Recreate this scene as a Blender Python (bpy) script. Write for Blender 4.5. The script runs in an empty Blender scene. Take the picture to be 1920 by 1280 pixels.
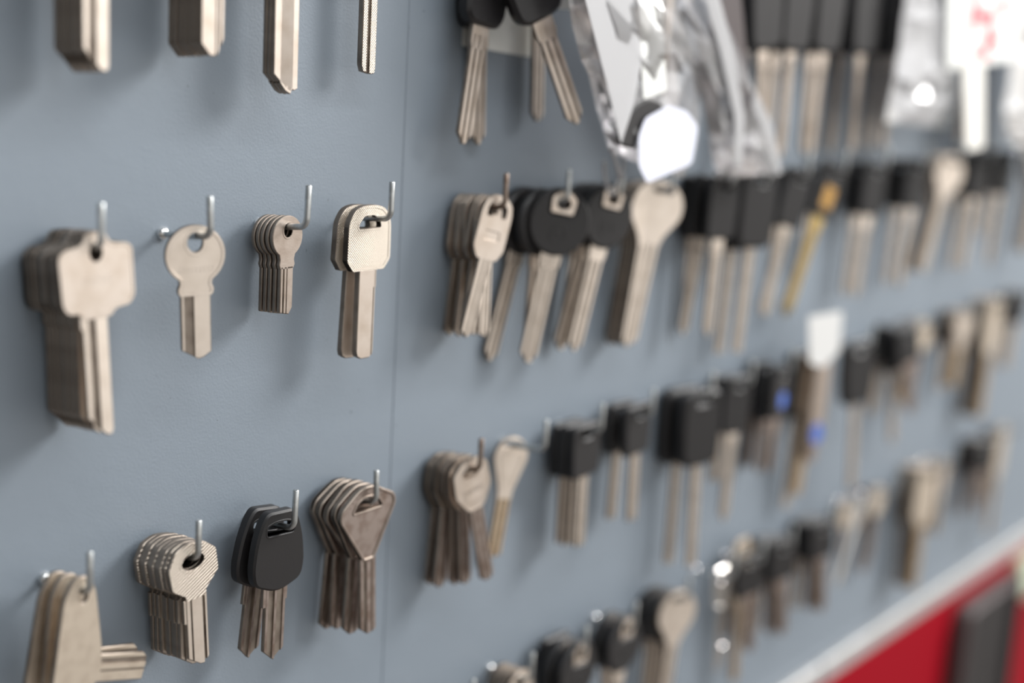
import bpy, bmesh, math, random
from mathutils import Vector, Matrix, noise
from mathutils.geometry import tessellate_polygon
random.seed(7)
SC = bpy.context.scene
COL = SC.collection
MM = 0.001
ZB = 1.6                      # height of the reference level of the wall (m)
def W(x, y, z): return Vector((x*MM, y*MM, z*MM + ZB))
R = math.radians

# ------------------------------------------------------------------ camera
cd = bpy.data.cameras.new('camera'); cam = bpy.data.objects.new('camera', cd); COL.objects.link(cam)
cd.sensor_width = 36; cd.lens = 2784/1920*36; cd.clip_start = 0.01; cd.clip_end = 50
mx = ((0.617987, -0.13222695, 0.7749891), (-0.78418113, -0.17406645, 0.59561801), (0.05614285, -0.97581602, -0.21126068))
rot = Matrix([(r[0], -r[1], -r[2]) for r in mx])
cam.matrix_world = Matrix.Translation(W(0, -453, 0)) @ rot.to_4x4()
cd.dof.use_dof = True; cd.dof.focus_distance = 0.612; cd.dof.aperture_fstop = 2.9
SC.camera = cam

# ------------------------------------------------------------------ light
wd = bpy.data.worlds.new('room_light'); SC.world = wd; wd.use_nodes = True
nt = wd.node_tree; nt.nodes.clear()
out = nt.nodes.new('ShaderNodeOutputWorld'); bg = nt.nodes.new('ShaderNodeBackground')
tc = nt.nodes.new('ShaderNodeTexCoord'); sep = nt.nodes.new('ShaderNodeSeparateXYZ')
nt.links.new(tc.outputs['Generated'], sep.inputs[0]); nt.links.new(bg.outputs[0], out.inputs[0])
def wramp(pts):
    mr = nt.nodes.new('ShaderNodeMapRange'); mr.inputs[1].default_value = -1; mr.inputs[2].default_value = 1
    rp = nt.nodes.new('ShaderNodeValToRGB'); cr = rp.color_ramp
    while len(cr.elements) < len(pts): cr.elements.new(.5)
    for e_, (p_, c_) in zip(cr.elements, pts): e_.position = (p_+1)/2; e_.color = (*c_, 1) if isinstance(c_, tuple) else (c_, c_, c_, 1)
    nt.links.new(mr.outputs[0], rp.inputs[0]); return mr, rp
# light of the shop: bright street side in front and to the right, dark floor, dimmer ceiling
ez, rz = wramp([(-1, (.08, .07, .06)), (-.5, (.17, .15, .14)), (-.33, (.40, .37, .345)), (-.14, (.78, .75, .71)), (.02, (1, .98, .95)), (.35, (.80, .81, .82)), (.65, (.42, .45, .48)), (1, (.30, .32, .34))])
nt.links.new(sep.outputs['Z'], ez.inputs[0])
dt = nt.nodes.new('ShaderNodeVectorMath'); dt.operation = 'DOT_PRODUCT'; dt.inputs[1].default_value = (.28, -.96, 0)
nt.links.new(tc.outputs['Generated'], dt.inputs[0])
eh, rh_ = wramp([(-.6, .04), (0, .14), (.5, .60), (.85, 1.04)])
nt.links.new(dt.outputs['Value'], eh.inputs[0])
mw = nt.nodes.new('ShaderNodeMix'); mw.data_type = 'RGBA'; mw.blend_type = 'MULTIPLY'; mw.inputs[0].default_value = 1
nt.links.new(rz.outputs[0], mw.inputs[6]); nt.links.new(rh_.outputs[0], mw.inputs[7]); nt.links.new(mw.outputs[2], bg.inputs[0])
bg.inputs[1].default_value = 1.06

def area(name, loc, target, sx, sy, power, col):
    l = bpy.data.lights.new(name, 'AREA'); l.shape = 'RECTANGLE'; l.size = sx; l.size_y = sy
    l.energy = power; l.color = col
    o = bpy.data.objects.new(name, l); COL.objects.link(o); o.location = loc
    o.rotation_euler = (Vector(target) - Vector(loc)).to_track_quat('-Z', 'Z').to_euler()
    return o
area('shop_window', (3.0, -1.65, ZB+1.5), (0.6, 0, ZB-0.12), 1.15, 1.1, 112, (1.0, 0.975, 0.95))
area('ceiling_strip_lamp', (0.95, -0.62, ZB+0.80), (0.95, 0, ZB-0.05), 2.3, 0.12, 12, (0.98, 0.99, 1.0))
SC.view_settings.view_transform = 'Standard'; SC.view_settings.look = 'None'
SC.view_settings.exposure = 0.16; SC.view_settings.gamma = 1; SC.view_settings.use_curve_mapping = False

# ------------------------------------------------------------------ materials
def mat(name, base, rough=0.5, metal=0.0, spec=0.5, **k):
    m = bpy.data.materials.new(name); m.use_nodes = True
    n = m.node_tree.nodes; l = m.node_tree.links; b = n['Principled BSDF']
    b.inputs['Base Color'].default_value = (*base, 1); b.inputs['Roughness'].default_value = rough
    b.inputs['Metallic'].default_value = metal; b.inputs['Specular IOR Level'].default_value = spec
    t = n.new('ShaderNodeTexCoord')
    if 'c2' in k:                         # wear: a second colour in soft patches
        nz = n.new('ShaderNodeTexNoise'); nz.inputs['Scale'].default_value = k.get('cs', 120); nz.inputs['Detail'].default_value = 4
        rp = n.new('ShaderNodeValToRGB'); rp.color_ramp.elements[0].position = k.get('c_lo', .42); rp.color_ramp.elements[1].position = k.get('c_hi', .72)
        rp.color_ramp.elements[0].color = (*base, 1); rp.color_ramp.elements[1].color = (*k['c2'], 1)
        l.new(t.outputs['Object'], nz.inputs['Vector']); l.new(nz.outputs[0], rp.inputs[0]); l.new(rp.outputs[0], b.inputs['Base Color'])
    if 'bump' in k:
        kind, sc, st = k['bump']
        if kind == 'noise':
            bn = n.new('ShaderNodeTexNoise'); bn.inputs['Scale'].default_value = sc; bn.inputs['Detail'].default_value = 3
            src = bn.outputs[0]; l.new(t.outputs['Object'], bn.inputs['Vector'])
        elif kind == 'ribs':
            mp = n.new('ShaderNodeMapping'); mp.inputs['Rotation'].default_value = (0, k.get('ang', 0), 0)
            bn = n.new('ShaderNodeTexWave'); bn.inputs['Scale'].default_value = sc; bn.bands_direction = 'Z'
            l.new(t.outputs['Object'], mp.inputs[0]); l.new(mp.outputs[0], bn.inputs['Vector']); src = bn.outputs['Fac']
        else:                              # knurl: two crossed wave sets
            srcs = []
            for a in (0.785, -0.785):
                mp = n.new('ShaderNodeMapping'); mp.inputs['Rotation'].default_value = (0, a, 0)
                bn = n.new('ShaderNodeTexWave'); bn.inputs['Scale'].default_value = sc; bn.bands_direction = 'Z'
                l.new(t.outputs['Object'], mp.inputs[0]); l.new(mp.outputs[0], bn.inputs['Vector']); srcs.append(bn.outputs['Fac'])
            mu = n.new('ShaderNodeMath'); mu.operation = 'MULTIPLY'; l.new(srcs[0], mu.inputs[0]); l.new(srcs[1], mu.inputs[1]); src = mu.outputs[0]
        bp = n.new('ShaderNodeBump'); bp.inputs['Strength'].default_value = st; bp.inputs['Distance'].default_value = k.get('dist', 0.0002)
        l.new(src, bp.inputs['Height']); l.new(bp.outputs[0], b.inputs['Normal'])
    return m
M = {}
M['nickel'] = mat('nickel', (.78, .69, .61), .42, 1, c2=(.66, .56, .47), cs=90, bump=('noise', 900, .12))
M['nickel_soft'] = mat('nickel_soft', (.84, .75, .66), .46, 1, c2=(.74, .65, .56), cs=90, bump=('noise', 900, .2))
M['nickel_ribs'] = mat('nickel_ribs', (.66, .58, .49), .42, 1, bump=('ribs', 250, 1), ang=0.45, dist=.0006)
M['nickel_knurl'] = mat('nickel_knurl', (.72, .65, .56), .46, 1, bump=('knurl', 380, .8), dist=.0003)
M['aged'] = mat('aged_nickel', (.56, .48, .42), .40, 1, c2=(.44, .36, .30), cs=150, bump=('noise', 1200, .2))
M['aged_brass'] = mat('aged_brass', (.72, .58, .42), .42, 1, c2=(.62, .47, .32), cs=150)
M['tarnish'] = mat('tarnished_steel', (.50, .42, .38), .38, 1, c2=(.33, .25, .21), cs=160, bump=('noise', 1200, .2))
M['matte_nickel'] = mat('matte_nickel', (.76, .67, .56), .5, 1, c2=(.66, .57, .47), cs=200, bump=('noise', 1500, .25))
M['chrome'] = mat('polished_nickel', (.9, .88, .85), .10, 1, bump=('noise', 300, .15))
M['brass'] = mat('brass', (.80, .60, .26), .36, 1, c2=(.66, .48, .2), cs=120)
M['black'] = mat('black_plastic', (.012, .011, .0115), .45, 0, .5, bump=('noise', 2500, .15))
M['black_gloss'] = mat('glossy_black_plastic', (.014, .013, .014), .3, 0, .45)
M['wire'] = mat('zinc_wire', (.56, .58, .58), .38, 1, c2=(.42, .43, .42), cs=300, bump=('noise', 1500, .15))
M['wire_dark'] = mat('rusty_wire', (.30, .24, .20), .5, 1, c2=(.18, .12, .09), cs=300)
M['edge'] = mat('milled_key_edge', (.34, .29, .245), .5, 1, c2=(.22, .18, .15), cs=140)  # brownish milled metal, with the shade of stacked sides put into its colour
M['screw'] = mat('bright_steel', (.85, .85, .84), .2, 1)
M['paper'] = mat('white_paper', (.80, .81, .78), .6, 0)
M['red'] = mat('red_paint', (.27, .002, .010), .7, 0, .08)
M['lilac'] = mat('lilac_paper', (.72, .74, .84), .35, 0)
M['cream'] = mat('cream_card', (.86, .84, .78), .5, 0)
M['tagpaper'] = mat('tag_paper', (.58, .58, .57), .6, 0)
M['alu'] = mat('aluminium_strip', (.50, .50, .50), .5, .5, c2=(.42, .42, .41), cs=20)
M['blue'] = mat('blue_emblem', (.07, .16, .55), .3, 0)
M['gold'] = mat('gold_emblem', (.55, .32, .10), .35, .6)
M['redprint'] = mat('red_print', (.75, .05, .08), .5, 0)
M['grey_plastic'] = mat('grey_plastic', (.07, .055, .055), .5, 0)
M['green'] = mat('pale_green_label', (.50, .56, .42), .6, 0)

def board_paint():
    m = bpy.data.materials.new('grey_blue_board_paint'); m.use_nodes = True
    n = m.node_tree.nodes; l = m.node_tree.links; b = n['Principled BSDF']
    t = n.new('ShaderNodeTexCoord')
    n1 = n.new('ShaderNodeTexNoise'); n1.inputs['Scale'].default_value = 6; n1.inputs['Detail'].default_value = 3
    r1 = n.new('ShaderNodeValToRGB'); r1.color_ramp.elements[0].color = (.192, .229, .268, 1); r1.color_ramp.elements[1].color = (.210, .245, .283, 1)
    n2 = n.new('ShaderNodeTexNoise'); n2.inputs['Scale'].default_value = 420; n2.inputs['Detail'].default_value = 2
    r2 = n.new('ShaderNodeValToRGB'); r2.color_ramp.elements[0].position = .20; r2.color_ramp.elements[1].position = .27
    r2.color_ramp.elements[0].color = (.35, .33, .32, 1); r2.color_ramp.elements[1].color = (1, 1, 1, 1)
    mx_ = n.new('ShaderNodeMix'); mx_.data_type = 'RGBA'; mx_.blend_type = 'MULTIPLY'; mx_.inputs[0].default_value = 1
    for q in (n1, n2): l.new(t.outputs['Object'], q.inputs['Vector'])
    l.new(n1.outputs[0], r1.inputs[0]); l.new(n2.outputs[0], r2.inputs[0])
    l.new(r1.outputs[0], mx_.inputs[6]); l.new(r2.outputs[0], mx_.inputs[7]); l.new(mx_.outputs[2], b.inputs['Base Color'])
    n3 = n.new('ShaderNodeTexNoise'); n3.inputs['Scale'].default_value = 900; n3.inputs['Detail'].default_value = 2
    n4 = n.new('ShaderNodeTexNoise'); n4.inputs['Scale'].default_value = 130; n4.inputs['Detail'].default_value = 3
    ad = n.new('ShaderNodeMath'); l.new(n3.outputs[0], ad.inputs[0]); l.new(n4.outputs[0], ad.inputs[1])
    for q in (n3, n4): l.new(t.outputs['Object'], q.inputs['Vector'])
    bp = n.new('ShaderNodeBump'); bp.inputs['Strength'].default_value = .3; bp.inputs['Distance'].default_value = .0004
    l.new(ad.outputs[0], bp.inputs['Height']); l.new(bp.outputs[0], b.inputs['Normal'])
    b.inputs['Roughness'].default_value = .42; b.inputs['Specular IOR Level'].default_value = .5
    return m
M['board'] = board_paint()

def film(name, tint, white, rough):
    m = bpy.data.materials.new(name); m.use_nodes = True
    n = m.node_tree.nodes; l = m.node_tree.links; n.clear()
    o = n.new('ShaderNodeOutputMaterial'); tr = n.new('ShaderNodeBsdfTransparent'); tr.inputs[0].default_value = (*tint, 1)
    gl = n.new('ShaderNodeBsdfGlossy'); gl.inputs['Roughness'].default_value = rough; gl.inputs[0].default_value = (1, 1, 1, 1)
    df = n.new('ShaderNodeBsdfTranslucent'); df.inputs[0].default_value = (.9, .9, .92, 1)
    d2 = n.new('ShaderNodeBsdfDiffuse'); d2.inputs[0].default_value = (.9, .9, .92, 1)
    a0 = n.new('ShaderNodeMixShader'); a0.inputs[0].default_value = .5; l.new(df.outputs[0], a0.inputs[1]); l.new(d2.outputs[0], a0.inputs[2])
    a = n.new('ShaderNodeMixShader'); a.inputs[0].default_value = white; l.new(tr.outputs[0], a.inputs[1]); l.new(a0.outputs[0], a.inputs[2])
    fr = n.new('ShaderNodeFresnel'); fr.inputs[0].default_value = 1.6
    ml = n.new('ShaderNodeMath'); ml.operation = 'MULTIPLY_ADD'; ml.inputs[1].default_value = 1.6; ml.inputs[2].default_value = .06
    l.new(fr.outputs[0], ml.inputs[0])
    c = n.new('ShaderNodeMixShader'); l.new(ml.outputs[0], c.inputs[0]); l.new(a.outputs[0], c.inputs[1]); l.new(gl.outputs[0], c.inputs[2])
    l.new(c.outputs[0], o.inputs[0]); return m
M['film'] = film('clear_film', (.93, .92, .93), .16, .18)
M['film_white'] = film('milky_film', (.97, .97, .98), .62, .2)
M['film_dense'] = film('dense_milky_film', (.97, .97, .98), .80, .25)

# ------------------------------------------------------------------ mesh helpers (all in mm; x right, y out of the wall is negative, z up)
def arc(cx, cz, rx, rz, a0, a1, n):
    return [(cx + rx*math.cos(R(a0+(a1-a0)*i/n)), cz + rz*math.sin(R(a0+(a1-a0)*i/n))) for i in range(n+1)]
def ell(cx, cz, rx, rz, n=28): return arc(cx, cz, rx, rz, 0, 360, n)[:-1]
def area2(p): return sum(p[i][0]*p[(i+1) % len(p)][1] - p[(i+1) % len(p)][0]*p[i][1] for i in range(len(p)))
def rnd(pts, r=2.0, n=4):
    out_ = []; N = len(pts)
    for i, p in enumerate(pts):
        rr = p[2] if len(p) > 2 else r
        P = Vector(p[:2]); A = Vector(pts[i-1][:2]) - P; B = Vector(pts[(i+1) % N][:2]) - P
        d = min(rr, A.length*.45, B.length*.45)
        if d < .05: out_.append(tuple(P)); continue
        a = P + A.normalized()*d; b = P + B.normalized()*d
        for k in range(n+1):
            t = k/n; q = a*(1-t)**2 + P*2*t*(1-t) + b*t*t; out_.append((q.x, q.y))
    return out_
def inset(p, d):
    s = 1 if area2(p) > 0 else -1; o = []; N = len(p)
    for i in range(N):
        a = Vector(p[i]) - Vector(p[i-1]); b = Vector(p[(i+1) % N]) - Vector(p[i])
        if a.length < 1e-6: a = b
        if b.length < 1e-6: b = a
        a.normalize(); b.normalize()
        n1 = Vector((-a.y, a.x)); n2 = Vector((-b.y, b.x)); m = n1+n2
        if m.length < 1e-4: m = n1.copy()
        m.normalize(); c = max(m.dot(n1), .5)
        q = Vector(p[i]) + m*(d*s/c); o.append((q.x, q.y))
    return o
def plate(bm, outer, holes, y0, y1, b=.25):
    """plate with holes between y0 (back, nearer the wall) and y1 (front, more negative), bevelled edges"""
    if area2(outer) < 0: outer = outer[::-1]
    loops = [outer] + [h if area2(h) < 0 else h[::-1] for h in holes]
    rings = []
    for li, L in enumerate(loops):
        ins = inset(L, b) if li == 0 else inset(L[::-1], -b)[::-1]
        lay = [(ins, y0), (L, y0-b), (L, y1+b), (ins, y1)]
        rings.append([[bm.verts.new((x*MM, y*MM, z*MM)) for x, z in P] for P, y in lay])
        r = rings[-1]; N = len(L)
        for k in range(3):
            for i in range(N):
                j = (i+1) % N
                try: bm.faces.new((r[k][i], r[k][j], r[k+1][j], r[k+1][i]))
                except ValueError: pass
    for k in (0, 3):
        flat = [v for r in rings for v in r[k]]
        tr = tessellate_polygon([[Vector((v.co.x, v.co.z, 0)) for v in r[k]] for r in rings])
        for t in tr:
            try: bm.faces.new([flat[i] for i in t])
            except ValueError: pass
def blade(bm, cols, tops, ends, t, y=0.0):
    """grooved blade: cols = (x, front depth, back depth); tops/ends: z per x (piecewise-linear tables)"""
    def ev(tab, x):
        if not isinstance(tab, (list, tuple)): return tab
        if x <= tab[0][0]: return tab[0][1]
        for (a, za), (b, zb) in zip(tab, tab[1:]):
            if x <= b: return za + (zb-za)*(x-a)/max(b-a, 1e-6)
        return tab[-1][1]
    xs = sorted({q[0] for tab in (tops, ends) if isinstance(tab, (list, tuple)) for q in tab})
    for q in xs:                              # a column at every corner of the tip line
        if all(abs(q-c[0]) > .06 for c in cols) and cols[0][0] < q < cols[-1][0]:
            k = max(i for i, c in enumerate(cols) if c[0] < q); A_, B_ = cols[k], cols[k+1]; w = (q-A_[0])/(B_[0]-A_[0])
            cols = cols[:k+1] + [(q, A_[1]+(B_[1]-A_[1])*w, A_[2]+(B_[2]-A_[2])*w)] + cols[k+1:]
    V = []
    for x, f, bk in cols:
        zt = ev(tops, x); zb = ev(ends, x)
        V.append([bm.verts.new((x*MM, yy*MM, zz*MM)) for yy, zz in ((y-t/2+f, zt), (y-t/2+f, zb+.35), (y-t/2+f+.3, zb), (y+t/2-bk-.3, zb), (y+t/2-bk, zb+.35), (y+t/2-bk, zt))])
    for (A, ca), (B, cb) in zip(list(zip(V, cols)), list(zip(V, cols))[1:]):
        for i in range(6):
            j = (i+1) % 6; fc = bm.faces.new((A[i], B[i], B[j], A[j]))
            if i == 0 and ca[1] > .3 and cb[1] > .3: fc.material_index = 1   # milled groove floor, its shade carried by the darker edge colour
    bm.faces.new(V[0][::-1]); bm.faces.new(V[-1])
def grooved(x0, x1, gs, g=.5, back=True):
    """section columns from x0 to x1 with grooves gs = [(a,b[,depth])]"""
    c = [(x0, .3, .3), (x0+.35, 0, 0)]
    for k in gs:
        a, b = k[0], k[1]; d = k[2] if len(k) > 2 else g
        c += [(a, 0, 0), (a+.18, d, d*.6 if back else 0), (b-.18, d, d*.6 if back else 0), (b, 0, 0)]
    return c + [(x1-.35, 0, 0), (x1, .3, .3)]
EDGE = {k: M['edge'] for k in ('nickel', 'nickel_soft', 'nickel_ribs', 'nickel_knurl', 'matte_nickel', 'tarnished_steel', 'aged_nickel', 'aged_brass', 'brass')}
def finish(bm, name, m, ang=35):
    bmesh.ops.remove_doubles(bm, verts=bm.verts, dist=1e-7)
    bmesh.ops.recalc_face_normals(bm, faces=bm.faces)
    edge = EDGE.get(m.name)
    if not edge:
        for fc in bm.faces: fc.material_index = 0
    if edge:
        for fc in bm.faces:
            if abs(fc.normal.y) < .8: fc.material_index = 1  # sides and bevels get the edge metal with shade in its colour
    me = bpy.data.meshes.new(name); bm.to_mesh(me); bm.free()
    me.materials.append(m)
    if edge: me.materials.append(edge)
    me.polygons.foreach_set('use_smooth', [True]*len(me.polygons))
    me.set_sharp_from_angle(angle=R(ang)); me.update(); return me
def mesh(name, m, fn, ang=35):
    bm = bmesh.new(); fn(bm); return finish(bm, name, m, ang)
def link(name, me, parent=None, loc=(0, 0, 0)):
    o = bpy.data.objects.new(name, me); COL.objects.link(o); o.parent = parent; o.location = loc; return o
def tag(o, label=None, cat=None, group=None, kind=None):
    for k, v in (('label', label), ('category', cat), ('group', group), ('kind', kind)):
        if v: o[k] = v
    return o
def box(bm, x0, x1, y0, y1, z0, z1):
    v = [bm.verts.new((x*MM, y*MM, z*MM)) for x in (x0, x1) for y in (y0, y1) for z in (z0, z1)]
    for f in ((0, 1, 3, 2), (4, 6, 7, 5), (0, 4, 5, 1), (2, 3, 7, 6), (0, 2, 6, 4), (1, 5, 7, 3)): bm.faces.new([v[i] for i in f])
def tube(bm, pts, r, n=14, cap=True):
    P = [Vector(p) for p in pts]; rings = []
    up = Vector((1, 0, 0))
    for i, p in enumerate(P):
        d = (P[min(i+1, len(P)-1)] - P[max(i-1, 0)]).normalized()
        a = up - d*up.dot(d)
        if a.length < .05: a = Vector((0, 1, 0)) - d*d.y
        a.normalize(); b = d.cross(a)
        rr = r[i] if isinstance(r, (list, tuple)) else r
        rings.append([bm.verts.new((p + (a*math.cos(2*math.pi*k/n) + b*math.sin(2*math.pi*k/n))*rr)*MM) for k in range(n)])
        up = a
    for A, B in zip(rings, rings[1:]):
        for k in range(n): bm.faces.new((A[k], A[(k+1) % n], B[(k+1) % n], B[k]))
    if cap: bm.faces.new(rings[0][::-1]); bm.faces.new(rings[-1])
def sym(half):                       # half outline (x>=0, top to bottom) mirrored
    return [(-p[0],)+tuple(p[1:]) for p in half[::-1]] + half if False else half + [(-p[0],)+tuple(p[1:]) for p in half[::-1] if abs(p[0]) > 1e-6]

# ------------------------------------------------------------------ kinds of key.  Origin = centre line of the hook wire.
KINDS = {}
def kind(name, t, parts): KINDS[name] = (t, parts)   # parts = [(part name, mesh, label or None)]
def ringed(bm, out_, holes, t, rim=1.4, rh=.35, b=.25):
    rh *= .7; b = min(b, .16)
    """metal bow: a plate with a slightly raised rim on both faces"""
    plate(bm, out_, holes, t/2-rh, -t/2+rh, .1)
    plate(bm, out_, [inset(out_, rim)], t/2, -t/2, b)

def bow_square():
    o = rnd([(4, 5.6), (6.2, 1.2), (13.2, .6, 3), (15.6, -1.2, 3), (15.8, -18.5, 3), (13.5, -21.8, 3), (7, -22.4), (5, -25), (-7, -25), (-8, -22.6), (-13, -22.2, 3), (-15, -19, 3), (-15.8, -2, 3), (-13, .4, 3), (-6.2, 1.2), (-4, 5.6)], 1.8)
    def f(bm):
        ringed(bm, o, [ell(0, -1.7, 2.7, 3.3)], 2.2, 1.2, .22)
        for k in range(8):                # shallow worn stamping
            h = (3.4, 2.2, 3.0, 3.4, 1.8, 3.2, 2.6, 3.4)[k]; x = -6+1.6*k
            plate(bm, [(x, -10), (x+.8, -10), (x+.8, -10-h), (x, -10-h)], [], .8, -1.0, .06)
    def g(bm): blade(bm, grooved(-7.3, 3.4, [(-5.2, -1.8, .9)]), -22.5, [(-7.3, -60), (.2, -67.6), (2.2, -68), (3.4, -66)], 1.8); plate(bm, rnd([(-8.2, -23), (-8.2, -28), (-6.4, -29.5), (-6.4, -23)], .5), [], .9, -.9, .2)
    return f, g
f, g = bow_square()
kind('square_head_key', 2.2, [('bow', mesh('bow_square', M['nickel'], f), None), ('blade', mesh('blade_square', M['nickel_soft'], g), None)])
def f(bm):
    o = rnd([(p[0], p[1], .4) for p in arc(0, -7.0, 11.6, 11.4, -56, 236, 40)] + [(-6.2, -18.0, .8), (-7.2, -20.2, .8), (-6.8, -22.0, .8), (-6, -22.8, .3), (5.6, -22.8, .3), (6.6, -22.0, .8), (7.0, -20.2, .8), (6.0, -18.0, .8)], .4)
    ringed(bm, o, [ell(0, -2.3, 3.1, 3.75)], 2.2, 1.3, .25); plate(bm, ell(0, -2.6, 4.4, 5.0), [ell(0, -2.3, 3.1, 3.75)], 1.02, -1.02, .15)
    for k in range(9):                    # worn stamping below the hole
        x = -6.4+1.6*k; z = -11.2 - .10*(7-abs(x))
        plate(bm, [(x, z), (x+.9, z), (x+.9, z-2.0), (x, z-2.0)], [], .8, -.98, .08)
def g(bm): blade(bm, grooved(-6.1, 5.5, [(-5.0, -1.0, .85)]), -21, [(-6.1, -43.6), (.2, -47.3), (2.2, -46.8), (5.5, -44.6)], 2.1)
kind('round_head_key', 2.2, [('bow', mesh('bow_round', M['nickel_soft'], f), None), ('blade', mesh('blade_round', M['nickel_soft'], g), None)])
def f(bm):
    o = rnd([(p[0], p[1], .3) for p in arc(0, -4.1, 8.3, 8.6, -58, 238, 34)] + [(-3.9, -13.6, .6), (-4.3, -15.6, .5), (-3.6, -17.4, .5), (3.5, -17.4, .5), (4.4, -15.6, .5), (3.9, -13.6, .6)], .3)
    plate(bm, o, [ell(0, -1.5, 2.3, 2.9)], .95, -.95, .3); plate(bm, ell(0, -1.5, 3.1, 3.7), [ell(0, -1.5, 2.3, 2.9)], 1.1, -1.1, .12)
def g(bm): blade(bm, grooved(-3.5, 3.5, [(-2.3, -1.3, .5), (-.3, .3, .35)]), -16.5, [(-3.5, -35.3), (1.5, -36.2), (3.5, -33.2)], 1.9)
kind('small_round_key', 1.95, [('bow', mesh('bow_small', M['aged'], f), None), ('blade', mesh('blade_small', M['aged'], g), None)])
def f(bm):
    o = rnd([(4, 6.0, 4), (9.3, 4.4, 4), (13.0, -1.2, 4), (13.2, -17.6, .6), (9.6, -22.2, .6), (-9.6, -22.2, .6), (-13.2, -17.6, .6), (-13.0, -1.2, 4), (-9.3, 4.4, 4), (-4, 6.0, 4)], 2, 5)
    h = rnd([(6.6, -3.9, .4), (6.6, -2.2, 2), (3.6, 1.6, 2.5), (-3.6, 1.6, 2.5), (-6.6, -2.2, 2), (-6.6, -3.9, .4)], 1)
    ringed(bm, o, [h], 3.1, 1.5, .18, .35); plate(bm, inset(h, -1.1), [h], 1.5, -1.5, .1)
def g(bm): blade(bm, grooved(-5.5, 4.9, [(3.4, 4.0, .8)]), -21, [(-5.5, -57), (-4.6, -59.6), (-2.5, -60.8), (2.5, -60.8), (4.3, -59.6), (4.9, -57)], 3.0); blade(bm, [(3.0, .2, .2), (3.6, 0, 0), (4.9, 0, 0), (5.2, .2, .2)], -21, -30, 3.0)
kind('square_knurled_key', 3.1, [('bow', mesh('bow_knurled', M['nickel_knurl'], f), None), ('blade', mesh('blade_knurled', M['nickel'], g), None)])
def f(bm):
    o = rnd([(-2.5, 6.8, 3), (6.0, 5.2, 1.5), (11.8, .6, 1), (12.6, -8.5, 1), (6.5, -14.6, 1), (5.2, -17.6, .5), (-3.8, -17.6, .5), (-4.4, -15.5, .5), (-10.6, -11.2, 1), (-12, -2, 1), (-8.5, 4.6, 1.5)], 1)
    h = ell(0, -1.6, 5.6, 3.3); plate(bm, o, [h], 1.08, -1.08, .2); plate(bm, inset(h, -1.2), [h], 1.15, -1.15, .1)
def g(bm): blade(bm, grooved(-4.4, 6.2, [(-2.4, -1.5, .7), (3.6, 5.0, .7)]), -16.5, [(-4.4, -42), (1.5, -46.2), (3.5, -46.5), (6.2, -44)], 2.1); plate(bm, rnd([(-5.4, -17), (-5.4, -27), (-4, -27), (-4, -17)], .3), [], .8, -.8, .15)
kind('octagonal_ribbed_key', 2.2, [('bow', mesh('bow_octagon', M['nickel_ribs'], f), None), ('blade', mesh('blade_octagon', M['nickel_soft'], g), None)])
FO = rnd([(7, 7.2, 5), (9.8, 3, 4), (12.6, -6, 6), (13.8, -17, 6), (12.4, -24.0, 4), (0, -28.8, 10), (-12.4, -24.0, 4), (-13.8, -17, 6), (-12.6, -6, 6), (-9.8, 3, 4), (-7, 7.2, 5)], 4, 5)
def f(bm):
    h = rnd([(7.2, 1.2, 1.4), (7.2, -2.9, 1.6), (-7.2, -2.9, 1.6), (-7.2, 1.2, 1.4), (-3, 2.6, 2), (3, 2.6, 2)], 2, 5)
    plate(bm, FO, [h], 2.6, -2.6, .9); plate(bm, inset(h, -1.0), [h], 2.75, -2.75, .25)
def g(bm): blade(bm, grooved(-5.4, 5.4, [(-3.9, -.7, .7), (.5, 3.9, .5)]), -26, [(-5.4, -54.5), (0, -59.2), (5.4, -54.5)], 2.2); plate(bm, rnd([(-6.8, -26), (-6.8, -34.8), (-4.6, -34.8), (-4.6, -26)], .4), [], .9, -1.0, .2); plate(bm, rnd([(4.6, -26), (4.6, -33), (6.2, -33), (6.2, -26)], .4), [], .9, -1.0, .2)
kind('black_shield_key', 5.3, [('plastic_head', mesh('head_shield', M['black'], f), 'matt black plastic head'), ('blade', mesh('blade_shield', M['tarnish'], g), 'tarnished brown blade')])
def f(bm):
    o = rnd([(4, 7.6, 3), (9.5, 4.2, 3), (15.8, 1.0, 3), (16.8, -3.6, 2), (3.2, -27.5, 1.5), (-3.2, -27.5, 1.5), (-16.8, -5.2, 2), (-15.8, -.6, 3), (-9.5, 4.2, 3), (-4, 7.6, 3)], 2, 5)
    h = rnd([(8.6, -3.4, 1), (6, .6, 2), (2.6, 2.2, 2), (-2.6, 2.2, 2), (-6, .6, 2), (-8.6, -3.4, 1)], 1)
    plate(bm, o, [h], .8, -.8, .15)
    plate(bm, o, [rnd([(12.4, -4.6, 1), (0, -4.4, 0), (-12.4, -4.6, 1), (-1.8, -25, 1), (1.8, -25, 1)], 1)] , 1.5, -1.5, .4) if False else None
    plate(bm, o, [inset(o, 1.5)], 1.5, -1.5, .4)
    plate(bm, inset(h, -1.0), [h], 1.25, -1.25, .2)
    for k in range(9):
        a = math.pi*(.12+.095*k); plate(bm, ell(11.0*math.cos(a), -3+7.6*math.sin(a), .35, .35, 8), [], 1.1, -1.1, .06)
def g(bm): blade(bm, grooved(-5, 4.4, [(-3.2, -1.2, .6), (1.4, 2.2, .5)]), -26, [(-5, -59.5), (-1, -62.8), (2.5, -62.6), (4.4, -61.4)], 2.1)
kind('triangular_head_key', 2.9, [('bow', mesh('bow_triangle', M['tarnish'], f), None), ('blade', mesh('blade_triangle', M['tarnish'], g), None)])
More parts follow.
